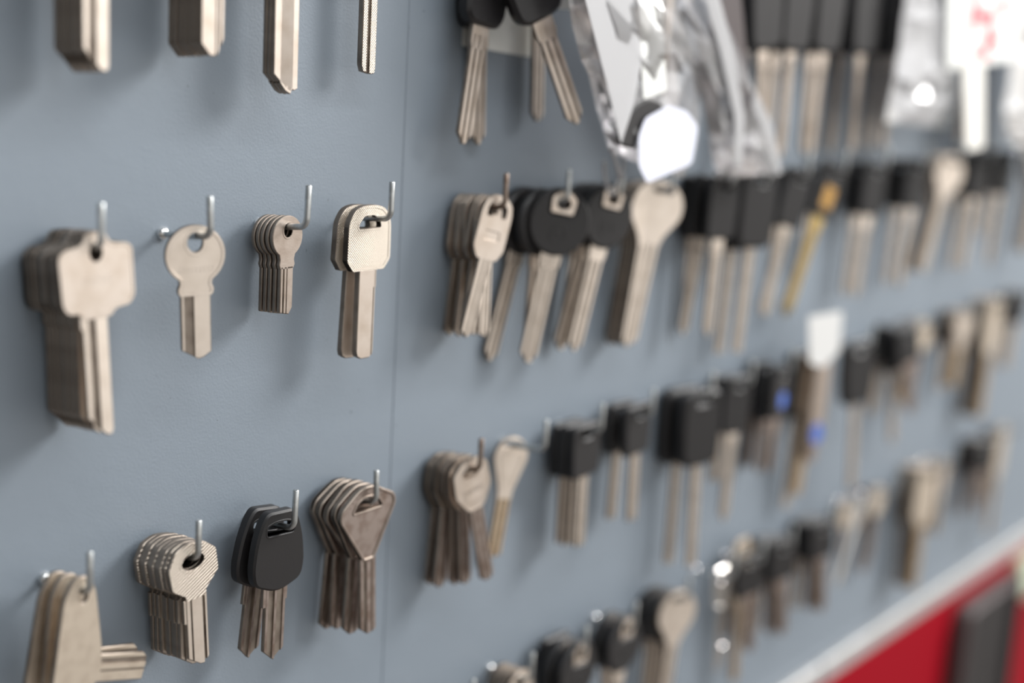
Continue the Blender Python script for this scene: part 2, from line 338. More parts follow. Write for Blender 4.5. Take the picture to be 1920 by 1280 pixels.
def f(bm):
    o = rnd([(-4, 6.2, 3), (2.5, 5.6, 3), (5.4, 0, 3), (8.6, -22, 2), (9, -33, 3), (3.5, -41.5, 4), (-4, -42.5, 4), (-10, -40.5, 4), (-13, -36, 4), (-8.6, -2, 3)], 2)
    plate(bm, o, [ell(-.2, -1.5, 2.0, 2.9)], 1.1, -1.1, .35)
def g(bm):
    b2 = bmesh.new(); blade(b2, grooved(-6.2, 4.6, [(-2.2, -1.4, .6), (.6, 3, .5)]), 0, [(-6.2, -24.5), (2.2, -25.4), (4.6, -22.8)], 2.1)
    bmesh.ops.transform(b2, matrix=Matrix.Translation((5*MM, 0, -30.5*MM)) @ Matrix.Rotation(R(-77), 4, 'Y'), verts=b2.verts)
    me = bpy.data.meshes.new('tmp'); b2.to_mesh(me); b2.free(); bm.from_mesh(me); bpy.data.meshes.remove(me)
kind('long_tapered_head_key', 2.2, [('bow', mesh('bow_tapered', M['matte_nickel'], f), None), ('blade', mesh('blade_tapered', M['matte_nickel'], g), None)])
def f(bm):
    o = rnd([(4, 5.6, 2), (8.4, 2.2, 1.5), (9.8, -3, 2), (9.8, -20, 2), (6.2, -25.4, 2), (-6.2, -25.4, 2), (-9.8, -20, 2), (-9.8, -3, 2), (-8.4, 2.2, 1.5), (-4, 5.6, 2)], 2)
    h = rnd([(5.8, -4.6, .8), (5.8, .2, 2), (2.5, 2.2, 2), (-2.5, 2.2, 2), (-5.8, .2, 2), (-5.8, -4.6, .8), (-3.4, -4.8, .4), (-1.7, -3.4, .5), (1.7, -3.4, .5), (3.4, -4.8, .4)], 1)
    plate(bm, o, [h, rnd([(4.4, -11.6), (4.4, -15.6), (-4.4, -15.6), (-4.4, -11.6)], .4)], 1.1, -1.1, .3); plate(bm, inset(o, 1), [h], .8, -.8, .1)
def g(bm): blade(bm, grooved(-3.9, 3.9, [(-1.5, -.5, .6), (1.2, 2.4, .5)]), -24.5, [(-3.9, -60), (0, -62.5), (3.9, -60)], 2.1)
kind('oblong_head_key', 2.2, [('bow', mesh('bow_oblong', M['nickel'], f), None), ('blade', mesh('blade_oblong', M['nickel_soft'], g), None)])
def long_blade(bm, top, end, w, t=2.3, step=True):
    h = w/2
    blade(bm, grooved(-h, h, [(-h*.55, -h*.2, .7), (h*.25, h*.6, .6)]), top-6, [(-h, end+5), (-h*.1, end), (h*.3, end+.4), (h, end+5)], t)
    if step: plate(bm, rnd([(-h-1, top), (-h-1, top-10, 1), (-h, top-12.5, 1), (-h+2, top-12.5, .3), (h-2, top-12.5, .3), (h, top-12.5, 1), (h+1, top-10, 1), (h+1, top)], .3), [], t/2, -t/2, .2)
HX = rnd([(3.2, 4.6), (7.0, 1.4), (6.4, -6.4), (-6.4, -6.4), (-7.0, 1.4), (-3.2, 4.6)], 1.2)
HH = ell(0, -1.4, 4.0, 2.9)
def f(bm):
    o = rnd([(p[0], p[1], 1) for p in arc(0, -10.8, 17.2, 17.0, 0, 360, 36)[:-1]], 1)
    plate(bm, o, [HX], 3.1, -3.1, 1.3)
    plate(bm, ell(0, -16.6, 4.6, 4.6), [ell(0, -16.6, 3.8, 3.8)], 3.3, -3.3, .1); plate(bm, ell(0, -16.6, 1.7, 1.7), [], 3.3, -3.3, .1)
def g(bm): long_blade(bm, -22, -83, 9.6)
def hx(bm): plate(bm, inset(HX, .05), [HH], 2.9, -3.3, .2)
kind('black_round_key', 6.6, [('plastic_head', mesh('head_round', M['black'], f), 'round black plastic head'), ('blade', mesh('blade_long', M['nickel_soft'], g), 'nickel blade'), ('hole_insert', mesh('insert_hex', M['nickel'], hx), 'nickel insert around the hanging hole')])
def f(bm):
    o = rnd([(p[0], p[1], .6) for p in arc(0, -9.5, 15.2, 14.6, -28, 208, 34)] + [(-6.2, -26, 4), (-5, -31, 1), (5, -31, 1), (6.2, -26, 4)], .6)
    plate(bm, o, [rnd([(6.5, -1.8), (6.5, 1.8), (-6.5, 1.8), (-6.5, -1.8)], 1.6)], 1.2, -1.2, .4)
def g(bm): blade(bm, grooved(-4.6, 4.6, [(-2.2, -1.2, .6), (1, 2.2, .5)]), -29, [(-4.6, -82), (-1, -86.5), (2, -86.5), (4.6, -83)], 2.3)
kind('spoon_head_key', 2.4, [('bow', mesh('bow_spoon', M['nickel_soft'], f), None), ('blade', mesh('blade_spoon', M['nickel_soft'], g), None)])
def f(bm):
    o = rnd([(5, 5.4, 1.5), (11, .6, 1.5), (11.6, -11, 2), (5, -21.5, 3), (-5, -21.5, 3), (-11.6, -11, 2), (-11, .6, 1.5), (-5, 5.4, 1.5)], 2, 5)
    ringed(bm, o, [ell(0, -1.4, 5.2, 2.9)], 2.4, 1.3, .25)
    # raised plate with the stamped letters
    plate(bm, rnd([(6.6, -8.2), (6.6, -15.6), (-6.6, -15.6), (-6.6, -8.2)], 1), [rnd([(6, -8.8), (6, -15), (-6, -15), (-6, -8.8)], .8)], 1.1, -1.12, .08)
    plate(bm, rnd([(5.4, -13.4), (5.4, -14.8), (-5.4, -14.8), (-5.4, -13.4)], .3), [], 1.1, -1.2, .1)
    for k in range(9):                    # worn stamping, no longer readable
        x = -5.6+1.28*k; h = (2.9, 1.6, 2.6, 2.9, 1.4, 2.8, 2.0, 2.9, 2.4)[k]
        plate(bm, [(x, -9.6), (x+.6, -9.6), (x+.6, -9.6-h), (x, -9.6-h)], [], .8, -1.2, .06)
def g(bm): blade(bm, grooved(-4.2, 4.2, [(-2.2, -1.2, .6), (1, 2.2, .5)]), -20.8, [(-4.2, -59), (-1, -61.5), (2, -61.5), (4.2, -59)], 2.3)
kind('oval_stamped_key', 2.4, [('bow', mesh('bow_oval', M['nickel'], f), None), ('blade', mesh('blade_oval', M['tarnish'], g), 'darker brownish blade')])
def f(bm):
    o = rnd([(p[0], p[1], .5) for p in arc(0, -6.5, 10.4, 11, -8, 188, 26)] + [(-4.8, -24, 5), (-4.6, -29, .6), (4.6, -29, .6), (4.8, -24, 5)], .6)
    h = rnd([(6.4, -.8), (5, 2.2), (-5, 2.2), (-6.4, -.8)], 1.2)
    plate(bm, o, [h], 1.1, -1.1, .35); plate(bm, rnd([(7.4, -4, 2), (3, -23, 1), (-3, -23, 1), (-7.4, -4, 2)], 1), [rnd([(6.9, -4.4, 2), (2.6, -22.6, 1), (-2.6, -22.6, 1), (-6.9, -4.4, 2)], 1)], 1.3, -1.3, .08)
def g(bm): blade(bm, grooved(-4.3, 4.3, [(-2.2, -1.2, .6), (1, 2.2, .5)]), -28, [(-4.3, -57), (0, -60), (4.3, -58)], 2.2)
kind('pear_head_key', 2.4, [('bow', mesh('bow_pear', M['nickel_soft'], f), None), ('blade', mesh('blade_pear', M['aged_brass'], g), 'yellowish blade')])
def black_head(hw, top, bot, r, t, bladew, end, bm_mat='nickel_soft', bev=1.1, hole=True, emb=None, tipflat=False, gloss='black'):
    o = rnd([(hw, top), (hw*1.04, (top+bot)/2, 1), (hw*.96, bot), (-hw*.96, bot), (-hw*1.04, (top+bot)/2, 1), (-hw, top)], r, 5)
    h = [rnd([(4.5, -1.6), (4.5, 2.2), (-4.5, 2.2), (-4.5, -1.6)], 1.6)] if hole else []
    def f(bm): plate(bm, o, h, t/2, -t/2, bev)
    def g(bm):
        if tipflat: blade(bm, grooved(-bladew/2, bladew/2, [(-bladew*.2, 0, .6), (bladew*.2, bladew*.32, .5)]), bot+2, [(-bladew/2, end+.5), (bladew/2, end)], 2.3)
        else: long_blade(bm, bot+2, end, bladew)
    p = [('plastic_head', mesh('head', M[gloss], f), 'black plastic head'), ('blade', mesh('blade', M[bm_mat], g), 'metal blade')]
    if emb:
        def k(bm): plate(bm, emb[1], [], -t/2+.3, -t/2-.25, .15)
        p.append(('emblem', mesh('emblem', M[emb[0]], k), emb[0]+' emblem'))
    return p
kind('black_square_key', 5.2, black_head(12.2, 6, -23, 3, 5.0, 8.4, -63, 'nickel_soft', 1, tipflat=True))
kind('black_oblong_key', 6.2, black_head(11.5, 6.5, -30, 4, 6.0, 7.4, -88))
kind('black_remote_key', 8.2, black_head(14.0, 8, -43, 8, 8.0, 9.6, -97, 'nickel', 1.8, gloss='black_gloss'))
kind('black_tall_key', 9.2, black_head(15.0, 8, -47, 8, 9.0, 7.6, -111, 'nickel', 2.2))
kind('black_brown_key', 5.2, black_head(12.2, 6, -23, 3, 5.0, 9.4, -66, 'tarnish', 1))
kind('black_bulky_key', 9.2, black_head(15.5, 6, -41, 8, 9.0, 7.2, -106, 'nickel_soft', 2.4, tipflat=True))
def f(bm): plate(bm, rnd([(8, 6), (12, -2), (12, -34), (6, -44), (-6, -44), (-12, -34), (-12, -2), (-8, 6)], 3), [ell(0, -1.5, 3, 3.2)], 1.1, -1.1, .3)
def g(bm): blade(bm, grooved(-5, 5, [(-2.2, -1.2, .6), (1, 2.2, .5)]), -43, [(-5, -95), (0, -98), (5, -96)], 2.1)
kind('long_brown_key', 2.2, [('bow', mesh('bow_long_brown', M['matte_nickel'], f), None), ('blade', mesh('blade_long_brown', M['aged_brass'], g), None)])
kind('blue_emblem_key', 6.2, black_head(12, 6, -29, 5, 6.0, 8.8, -66, 'tarnish', 1.3, emb=('blue', ell(2, -17, 4.6, 5.6)), gloss='black_gloss'))
kind('blue_fob_key', 6.2, black_head(8, 6, -62, 4, 4.6, 7.0, -66, 'tarnish', 1.3, emb=('blue', ell(1, -52, 5.6, 7.6)), gloss='aged'))
kind('gold_emblem_key', 6.2, black_head(12, 6.5, -30, 4, 6.0, 9.4, -99, 'brass', 1.3, emb=('gold', rnd([(6, -9), (6, -24), (-5, -24), (-5, -9)], 2))))
def f(bm):
    plate(bm, rnd([(7, 5), (8.5, -10), (5, -22), (-5, -22), (-8.5, -10), (-7, 5)], 3), [ell(0, -1.5, 2.6, 3.1)], 1.2, -1.2, .4)
def g(bm):
    tube(bm, [(0, 0, -21), (0, 0, -30), (0, 0, -60), (0, 0, -66)], [2.6, 2.6, 2.6, 2.0]); plate(bm, rnd([(0, -50), (7, -50), (7, -62), (0, -62)], .6), [], .9, -.9, .2)
kind('chrome_barrel_key', 2.6, [('bow', mesh('bow_barrel', M['chrome'], f), None), ('shaft', mesh('shaft_barrel', M['chrome'], g), None)])
def f(bm): plate(bm, rnd([(p[0], p[1], 1) for p in arc(0, -8, 12.4, 12.4, 0, 360, 26)[:-1]], 1), [ell(0, -1.5, 3, 3.2)], 1.1, -1.1, .3)
def g(bm): blade(bm, grooved(-4.2, 4.2, [(-2.2, -1.2, .6), (1, 2.2, .5)]), -19, [(-4.2, -52), (0, -55), (4.2, -53)], 2.1)
kind('brown_round_key', 2.2, [('bow', mesh('bow_brown', M['matte_nickel'], f), None), ('blade', mesh('blade_brown', M['tarnish'], g), None)])
def f(bm): plate(bm, rnd([(9, 5), (12, -4), (11, -20), (-11, -20), (-12, -4), (-9, 5)], 3), [ell(0, -1.2, 4, 2.9)], 1.5, -1.5, .4)
def g(bm): blade(bm, grooved(-4.3, 4.3, [(-1.6, .6, .8)], back=False), -19.5, [(-4.3, -60), (-3, -63.5), (1.6, -64.5), (3.4, -64.3), (4.3, -61.5)], 3.0)
kind('thick_blade_key', 3.1, [('bow', mesh('bow_thick', M['nickel'], f), None), ('blade', mesh('blade_thick', M['nickel_knurl'], g), None)])
def g(bm): blade(bm, grooved(-5.4, 5.4, [(1.2, 2.0, .5), (3, 3.9, .5)]), -19.5, [(-5.4, -54), (-1, -58.6), (2, -58.6), (5.4, -52)], 2.1)
kind('plain_nickel_key', 2.2, [('bow', mesh('bow_plain', M['nickel'], f), None), ('blade', mesh('blade_plain', M['nickel'], g), None)])
def g(bm): blade(bm, grooved(-6.5, 6.5, [(.4, 1.0, .5), (3, 3.6, .5), (-3, -2.6, .3)]), -19.5, [(-6.5, -64.5), (0, -71.4), (.4, -70.5), (2.5, -72.6), (3.5, -70.8), (4.5, -71.2), (6.5, -70.5)], 2.1)
kind('wide_blade_key', 2.2, [('bow', mesh('bow_wide', M['nickel'], f), None), ('blade', mesh('blade_wide', M['nickel'], g), None)])

NAMES = {'square_head_key': 'square-headed nickel key', 'round_head_key': 'round-headed nickel key', 'small_round_key': 'small round tarnished key',
 'square_knurled_key': 'knurled square nickel key', 'octagonal_ribbed_key': 'octagonal ribbed key', 'black_shield_key': 'key with shield-shaped black head',
 'triangular_head_key': 'triangular brownish key', 'long_tapered_head_key': 'long tapered dull key', 'oblong_head_key': 'oblong nickel key',
 'black_round_key': 'key with round black head', 'spoon_head_key': 'spoon-shaped nickel key', 'oval_stamped_key': 'oval stamped nickel key',
 'pear_head_key': 'pear-headed key', 'black_square_key': 'key with square black head', 'black_oblong_key': 'key with oblong black head',
 'black_remote_key': 'car key with large black head', 'black_bulky_key': 'key with bulky black head', 'blue_emblem_key': 'black key with blue emblem',
 'blue_fob_key': 'long slim key with low blue emblem', 'gold_emblem_key': 'black key with gold emblem', 'chrome_barrel_key': 'shiny barrel key', 'brown_round_key': 'dull brown round key',
 'thick_blade_key': 'thick-bladed nickel key', 'black_brown_key': 'black-headed key with brown blade', 'black_tall_key': 'key with tall black head', 'long_brown_key': 'long dull brown key', 'plain_nickel_key': 'plain nickel key', 'wide_blade_key': 'wide-bladed nickel key'}
ORD = ['zeroth', 'first', 'second', 'third', 'fourth', 'fifth', 'sixth', 'seventh', 'eighth', 'ninth', 'tenth', 'eleventh', 'twelfth', 'thirteenth', 'fourteenth', 'fifteenth', 'sixteenth', 'seventeenth', 'eighteenth', 'nineteenth']

def place_key(kd, x, y, z, yaw=0, swing=0, pitch=0):
    t, parts = KINDS[kd]
    r = bpy.data.objects.new(kd, None); COL.objects.link(r); r.empty_display_size = .01
    r.location = W(x, y, z)
    r.rotation_euler = (Matrix.Rotation(R(yaw), 3, 'Z') @ Matrix.Rotation(R(pitch), 3, 'X') @ Matrix.Rotation(R(swing), 3, 'Y')).to_euler()
    for pn, me, lab in parts:
        o = link(pn, me, r)
        if lab: o['label'] = lab
    return r

# ------------------------------------------------------------------ the wall
def struct(name, me, kind='structure'): return tag(link(name, me, None, (0, 0, ZB)), kind=kind)
struct('wall_back', mesh('wall_back', mat('plaster', (.55, .55, .54), .8), lambda b: box(b, -1500, 3500, 80, 12, -ZB*1000, 1000), 30))
struct('floor', mesh('floor', mat('floor', (.28, .26, .24), .7), lambda b: box(b, -1500, 3500, 80, -3500, -ZB*1000-60, -ZB*1000), 30))
def panel(x0, x1, z0=-473, z1=380):
    return lambda bm: plate(bm, [(x0, z0), (x1, z0), (x1, z1), (x0, z1)], [], 10, 0, .3)
p = link('display_board', mesh('board_left', M['board'], panel(-260, 500.85)), None, (0, 0, ZB)); tag(p, 'grey-blue painted hook board left of the thin vertical seam', 'board')
p = link('display_board', mesh('board_right', M['board'], panel(500.98, 2300)), None, (0, 0, ZB)); tag(p, 'grey-blue painted hook board right of the seam, full of keys', 'board')
for x0, x1, lab in ((502, 992, 'left length of pale metal edging strip under the grey board'), (995, 2300, 'long right length of pale metal edging strip under grey board')):
    def s(bm, x0=x0, x1=x1):
        plate(bm, [(x0, -484), (x1, -484), (x1, -466), (x0, -466)], [], -.4, -7, 1.2)
    o = link('edging_strip', mesh('edging_strip', M['alu'], s), None, (0, 0, ZB)); tag(o, lab, 'metal strip', 'edging strips below the key board')
rp = bpy.data.objects.new('red_cabinet', None); COL.objects.link(rp); rp.location = W(700, 0, -1200)
tag(rp, 'red painted cabinet below the grey key board, lower right', 'cabinet')
def s(bm): plate(bm, [(-200, 714), (1600, 714), (1600, -400), (-200, -400)], [], 10, -6, 1.5)
link('front_panel', mesh('red_front', M['red'], s), rp)
def s(bm):
    plate(bm, rnd([(560, 702), (700, 702), (700, 560), (560, 560)], 16), [rnd([(567, 695), (693, 695), (693, 567), (567, 567)], 12)], -6.2, -24, 2)
link('bezel', mesh('bezel', M['grey_plastic'], s), rp)
def s(bm): plate(bm, rnd([(567.5, 694.5), (692.5, 694.5), (692.5, 567.5), (567.5, 567.5)], 12), [], -6.2, -18, 1)
link('dark_screen', mesh('screen', M['black_gloss'], s), rp)
def s(bm): plate(bm, rnd([(712, 708), (820, 708), (820, 664), (712, 664)], 6), [], -6.2, -16, 1)
o = link('label_plate', mesh('label_plate', M['green'], s), rp); o['label'] = 'pale green label'

# ------------------------------------------------------------------ hooks
ROWZ = {1: 40, 2: -85.5, 3: -211.5, 4: -337.5}
def hook_mesh(kink=0.0, rise=16, ln=28, m='wire'):
    def f(bm):
        pts = [(0, 1.5, -2.2), (0, -3, -2.1), (0, -10, -1.6), (0, -18, -.9), (0, -ln+4.2, -.2)]
        for k in range(1, 7):
            a = R(90*k/6); pts.append((kink*k/40, -ln+4.2-4.2*math.sin(a), 4.0-4.2*math.cos(a)))
        pts += [(kink*.6, -ln, 9), (kink, -ln, rise-.3), (kink, -ln, rise)]
        tube(bm, pts, [1.3]*(len(pts)-1)+[1.05], 16)
    return mesh('hook_wire', M[m], f, 50)
def plug(bm):
    prof = [(0.05, -2.6), (1.4, -2.5), (2.3, -1.7), (2.6, -.7), (2.7, -.05)]
    n = 20; rs = [[bm.verts.new((r*math.cos(2*math.pi*k/n)*MM, y*MM, (r*math.sin(2*math.pi*k/n)-2.1)*MM)) for k in range(n)] for r, y in prof]
    for A, B in zip(rs, rs[1:]):
        for k in range(n): bm.faces.new((A[k], A[(k+1) % n], B[(k+1) % n], B[k]))
    bm.faces.new(rs[0]); bm.faces.new(rs[-1][::-1])
PLUG = mesh('hook_plug', M['screw'], plug, 60)
HM = {'a': hook_mesh(), 'b': hook_mesh(.5, 17), 'c': hook_mesh(-.6, 15.5), 'd': hook_mesh(0, 16, 28, 'wire_dark')}
XS = {2: [316, 365, 414.5, 463.7, 541.5, 591], 3: [310.7, 361, 412, 461.4, 533.5, 585.3, 635, 684.4], 1: [316, 365, 414.5, 463.7, 541.5], 4: []}
XR = {1: {8: 780, 9: 822, 10: 865, 11: 915, 12: 970, 13: 1020, 15: 1120},
      2: {8: 752, 9: 796, 10: 846, 11: 898, 12: 962, 13: 1033, 14: 1097, 15: 1160, 16: 1212, 17: 1296},
      3: {8: 749, 9: 797, 10: 850, 11: 908, 12: 968, 13: 1048, 14: 1085, 15: 1160, 16: 1230, 17: 1298},
      4: {4: 537, 5: 586, 6: 635, 7: 684, 8: 742, 9: 797, 10: 834, 11: 876, 12: 935, 13: 1000, 14: 1046, 15: 1120, 16: 1158, 17: 1248, 18: 1304}}
def hx_(row, col):
    if col in XR.get(row, {}): return XR[row][col]
    if col < len(XS[row]): return XS[row][col]
    return 313+49.5*(col+(.56 if col > 3 else 0))
ROWN = {1: 'top', 2: 'second', 3: 'third', 4: 'bottom'}
def hook_ord(row, col): return ORD[col+1] if row < 4 else ORD[col-4+1]
def put_hook(row, col, var=None, plugged=True):
    r = bpy.data.objects.new('wire_hook', None); COL.objects.link(r); r.empty_display_size = .01
    r.location = W(hx_(row, col), 0, ROWZ[row])
    v = var or random.choice('aabc'); m_ = HM[v]
    link('wire', m_, r)
    if plugged:
        p = link('plug', PLUG, r); p['label'] = 'bright round plug at the wall'
    tag(r, f"{'rusty' if v=='d' else 'grey'} wire hook, the {hook_ord(row, col)} hook from the left in the {ROWN[row]} row", 'hook', 'upturned wire hooks on the key board')
    return r

def stack(row, col, keys, var=None, dz=0.0):
    """keys: back to front list of (kind, y, dx, dz, yaw, swing, pitch)"""
    put_hook(row, col, var)
    x = hx_(row, col); n = len(keys); names = [k[0] for k in keys]
    for i, k in enumerate(keys):
        kd, y = k[0], k[1]; dx, dzz, yaw, sw, pi = (list(k[2:]) + [0]*5)[:5]
        if col >= 8 and kd.startswith('black'): yaw = -8 if row == 1 else -16; dzz -= 1.5
        zc = ROWZ[row] - 2.15 + 2.0*min(1, abs(y)/25)
        o = place_key(kd, x+dx, y, zc+dzz+dz, yaw, sw, pi)
        f = n-i
        pos = 'alone' if n == 1 else ('foremost' if f == 1 else ('rearmost' if i == 0 else f'{ORD[f]} from front'))
        tag(o, f"{NAMES[kd]}, {pos} on {hook_ord(row, col)} hook of {ROWN[row]} row", 'key', f"keys on the {hook_ord(row, col)} hook of the {ROWN[row]} row")
def run(kd, n, y0, y1, dx=0, yaw=0, sw=0, pi=0, jit=1.2, front=None, fan=0, jx=.5):
    out_ = []
    for i in range(n):
        t = i/max(n-1, 1)
        out_.append((kd, y0+(y1-y0)*t, dx+random.uniform(-jx, jx), random.uniform(-.25, .1), yaw, sw+random.uniform(-jit, jit)+fan*(t-.5), pi))
    if front: out_[-1] = front
    return out_

# second row (the row with the round-headed key)
stack(2, 0, run('square_head_key', 9, -3.5, -21.4, 1.0, 0, -1.5, 0, .3, jx=.4) + [('square_head_key', -24, 0, 0, 0, -2, -2.5)], 'a')
stack(2, 1, [('round_head_key', -20, -1.0, 0, -22, -2, 0)], 'c')
stack(2, 2, run('small_round_key', 5, -5.5, -16.5, 0, 0, .5, 0, .5, jx=.2), 'b')
stack(2, 3, [('square_knurled_key', -12.8, -4.6, 0, 0, 3, 0), ('square_knurled_key', -18.5, -3.8, 0, 0, .5, 0)], 'a')
stack(2, 4, [('oblong_head_key', -4, 0, 0, 0, 7, 0), ('oblong_head_key', -6.6, 0, 0, 0, 1, 0), ('oblong_head_key', -9.2, 0, 0, 0, 6, 0), ('oblong_head_key', -12, -1, 0, 0, -3, 0),
             ('oblong_head_key', -15, 1, 0, 0, 9, 0), ('oblong_head_key', -18.8, -1, 0, 0, -1, 0), ('oblong_head_key', -23.4, .5, 0, -10, 15, 0)], 'd')
stack(2, 5, [('black_round_key', -5, -1, 0, -6, 16, 0), ('black_round_key', -12.5, 0, 0, -6, 2, 0), ('black_round_key', -22, 4, 0, -28, 10, 0)], 'a')
stack(2, 6, [('black_round_key', -7, 0, 0, -8, 9, 0), ('black_round_key', -14, 0, 0, -8, 16, 0), ('black_round_key', -21.5, 0, 0, -14, 13, 0)])
stack(2, 7, run('spoon_head_key', 6, -6, -19, -1, -12, 8, 0, .8, front=('spoon_head_key', -19.8, 4, 0, -24, 10, 0)))
stack(2, 8, [('black_oblong_key', -5.5, 0, 0, -4, 2, 0), ('black_oblong_key', -13, 0, 0, -4, 8, 0), ('black_oblong_key', -22, 0, 0, -10, 2, 0)])
stack(2, 9, [('black_bulky_key', -8, 0, 0, -4, 3, 0), ('black_bulky_key', -20.5, 0, 2, -6, 3, 0)])
stack(2, 10, [('black_oblong_key', -12, 0, 0, -6, 4, 0), ('black_oblong_key', -21, 0, 0, -10, 14, 0)])
stack(2, 11, [('black_square_key', -8, 0, 0, -6, 6, 0), ('gold_emblem_key', -19, 0, 0, -14, 20, 0)])
stack(2, 12, [('black_oblong_key', -9, 0, 0, 0, 2, 0), ('black_oblong_key', -19, 0, 0, 0, 4, 0)])
stack(2, 13, [('black_oblong_key', -8, 0, 0, 0, 2, 0), ('black_oblong_key', -19, 0, 0, -6, 3, 0)])
stack(2, 14, run('spoon_head_key', 3, -12, -20, 0, -20, 14, 0))
stack(2, 15, [('black_oblong_key', -8, 0, 0, 0, 3, 0), ('black_oblong_key', -18, 0, 0, 0, 5, 0)])
stack(2, 16, [('black_square_key', -8, 0, 0, 0, 2, 0), ('black_oblong_key', -18, 0, 0, -6, 3, 0)])
stack(2, 17, run('spoon_head_key', 3, -12, -20, 0, -10, 4, 0))
# third row
stack(3, 0, [('long_tapered_head_key', -12, -2, 0, 0, 4, 0), ('long_tapered_head_key', -17, -1, 0, 0, -1, 0), ('long_tapered_head_key', -23.5, 0, 0, 0, 2, 0)], 'a')
stack(3, 1, run('octagonal_ribbed_key', 8, -4.6, -21.2, 0, 0, -2, 0, 1.6) + [('octagonal_ribbed_key', -23.8, 0, 0, 0, -4, 0)], 'a')
stack(3, 2, [('black_shield_key', -10.5, -1.6, 0, 0, 7, 0), ('black_shield_key', -19.5, -1.4, 0, -4, 1.5, 0)], 'b')
stack(3, 3, [('triangular_head_key', -5, 0, 0, 0, 5, 0), ('triangular_head_key', -8.6, 0, 0, 0, 2, 0), ('triangular_head_key', -12.6, 0, 0, 0, -6, 0),
             ('triangular_head_key', -18, 0, 0, 0, 3, 0), ('triangular_head_key', -23.4, -1, 0, -4, -3, 0)], 'c')
stack(3, 4, [('oval_stamped_key', -4, 0, 0, 0, 4, 0), ('oval_stamped_key', -7, 0, 0, 0, 0, 0), ('oval_stamped_key', -10, 0, 0, 0, 5, 0), ('oval_stamped_key', -13.5, 0, 0, 0, -3, 0),
             ('oval_stamped_key', -17, 0, 0, 0, -6, 0), ('oval_stamped_key', -22.6, -1.5, 0, -8, -15, 0)], 'd')
stack(3, 5, [('pear_head_key', -8, -1, 0, -18, 8, 0)], 'a')
stack(3, 6, [('black_square_key', -7, -2, -2, 0, -1, 0), ('black_square_key', -13, -2, -2, 0, 1, 0), ('black_square_key', -19, -2, -2, 0, -1, 0)], 'a')
stack(3, 7, [('black_square_key', -7, 0, 0, 0, 2, 0), ('black_square_key', -18, 0, 0, 0, -2, 0)], 'a')
stack(3, 8, [('black_bulky_key', -8, 0, 0, 0, 0, 0), ('black_bulky_key', -20.5, 0, 0, 0, -2, 0)])
stack(3, 9, [('black_square_key', -9, 0, 0, 0, 1, 0), ('black_oblong_key', -18, 0, 0, 0, 1, 0)])
stack(3, 10, [('black_brown_key', -5, 0, 0, 0, 4, 0), ('blue_emblem_key', -12, 0, -4, 0, 2, 0), ('blue_emblem_key', -20, 0, -2, 0, 3, 0)])
stack(3, 11, [('black_bulky_key', -8, 0, 0, 0, 3, 0), ('long_brown_key', -15, 2, 0, -16, 4, 0), ('blue_fob_key', -21, 0, 0, -16, 2, 0)])
stack(3, 12, [('black_bulky_key', -18, 0, 0, 0, -5, 0)])
stack(3, 13, [('black_square_key', -5, 0, 0, 0, 9, 0), ('black_oblong_key', -12, 0, 0, 0, -6, 0), ('black_brown_key', -20, 0, 0, 0, -14, 0)])
stack(3, 14, [('black_square_key', -6, 0, 0, 0, -6, 0), ('pear_head_key', -13, 0, 0, -12, 14, 0), ('brown_round_key', -18, 0, 0, -12, 10, 0)])
stack(3, 15, [('black_square_key', -8, 0, 0, 0, 0, 0)] + run('pear_head_key', 2, -16, -21, 0, -28, 4, 0))
stack(3, 16, run('long_brown_key', 6, -6, -20, 0, -8, 3, 0))
stack(3, 17, [('black_square_key', -8, 0, 0, 0, 1, 0), ('black_square_key', -15, 0, 0, 0, 4, 0)])
# bottom row: only its right part is in the picture
stack(4, 4, run('brown_round_key', 3, -10, -18, 0, 0, 2, 0))
stack(4, 5, run('round_head_key', 5, -8, -20, 0, 0, 2, 0), 'a')
stack(4, 6, [('black_square_key', -7, 0, 0, 0, 2, 0), ('black_round_key', -14, 0, 0, 0, 4, 0), ('black_round_key', -22.5, 0, 0, 0, 4, 0)], 'a')
stack(4, 7, [('black_round_key', -12, 0, 0, 0, 2, 0), ('black_round_key', -20.5, 0, 0, 0, 4, 0)], 'a')
stack(4, 8, [('black_round_key', -6, 0, 0, 0, 2, 0), ('black_round_key', -14, 0, 0, 0, 3, 0), ('spoon_head_key', -21, 1, 0, -16, 5, 0)])
stack(4, 9, [('chrome_barrel_key', -19, 0, 0, -8, -3, 0)])
stack(4, 10, [('brown_round_key', -8, 0, 0, 0, 6, 0), ('long_brown_key', -12, 0, 8, 0, -4, 0), ('black_brown_key', -18, 0, 0, 0, -8, 0)])
stack(4, 11, [('black_square_key', -6, 0, 0, 0, 1, 0), ('black_brown_key', -13, 0, 0, 0, -5, 0), ('black_brown_key', -20, 0, 0, 0, -8, 0)])
stack(4, 12, [('black_square_key', -7, 0, 0, 0, 1, 0), ('black_brown_key', -13.5, 0, 0, 0, -6, 0), ('black_brown_key', -20, 0, 0, 0, -8, 0)])
stack(4, 13, [('brown_round_key', -8, 0, 0, 0, 1, 0), ('chrome_barrel_key', -21, 0, 5, -10, 22, 0)])
stack(4, 14, [('black_brown_key', -8, 0, 0, 0, 1, 0), ('brown_round_key', -13, 0, 0, 0, 5, 0)])
stack(4, 15, run('long_brown_key', 6, -6, -21, 0, -18, -1, 0, 2.5))
stack(4, 16, run('pear_head_key', 3, -8, -20, 0, 0, 3, 0))
stack(4, 17, [('black_brown_key', -7, 0, 0, 0, 3, 0), ('brown_round_key', -13, 0, 0, 0, -6, 0), ('black_brown_key', -19, 0, 0, 0, -4, 0)])
stack(4, 18, [('black_square_key', -8, 0, 0, 0, 1, 0), ('long_brown_key', -15, 0, 0, 0, 3, 0)])
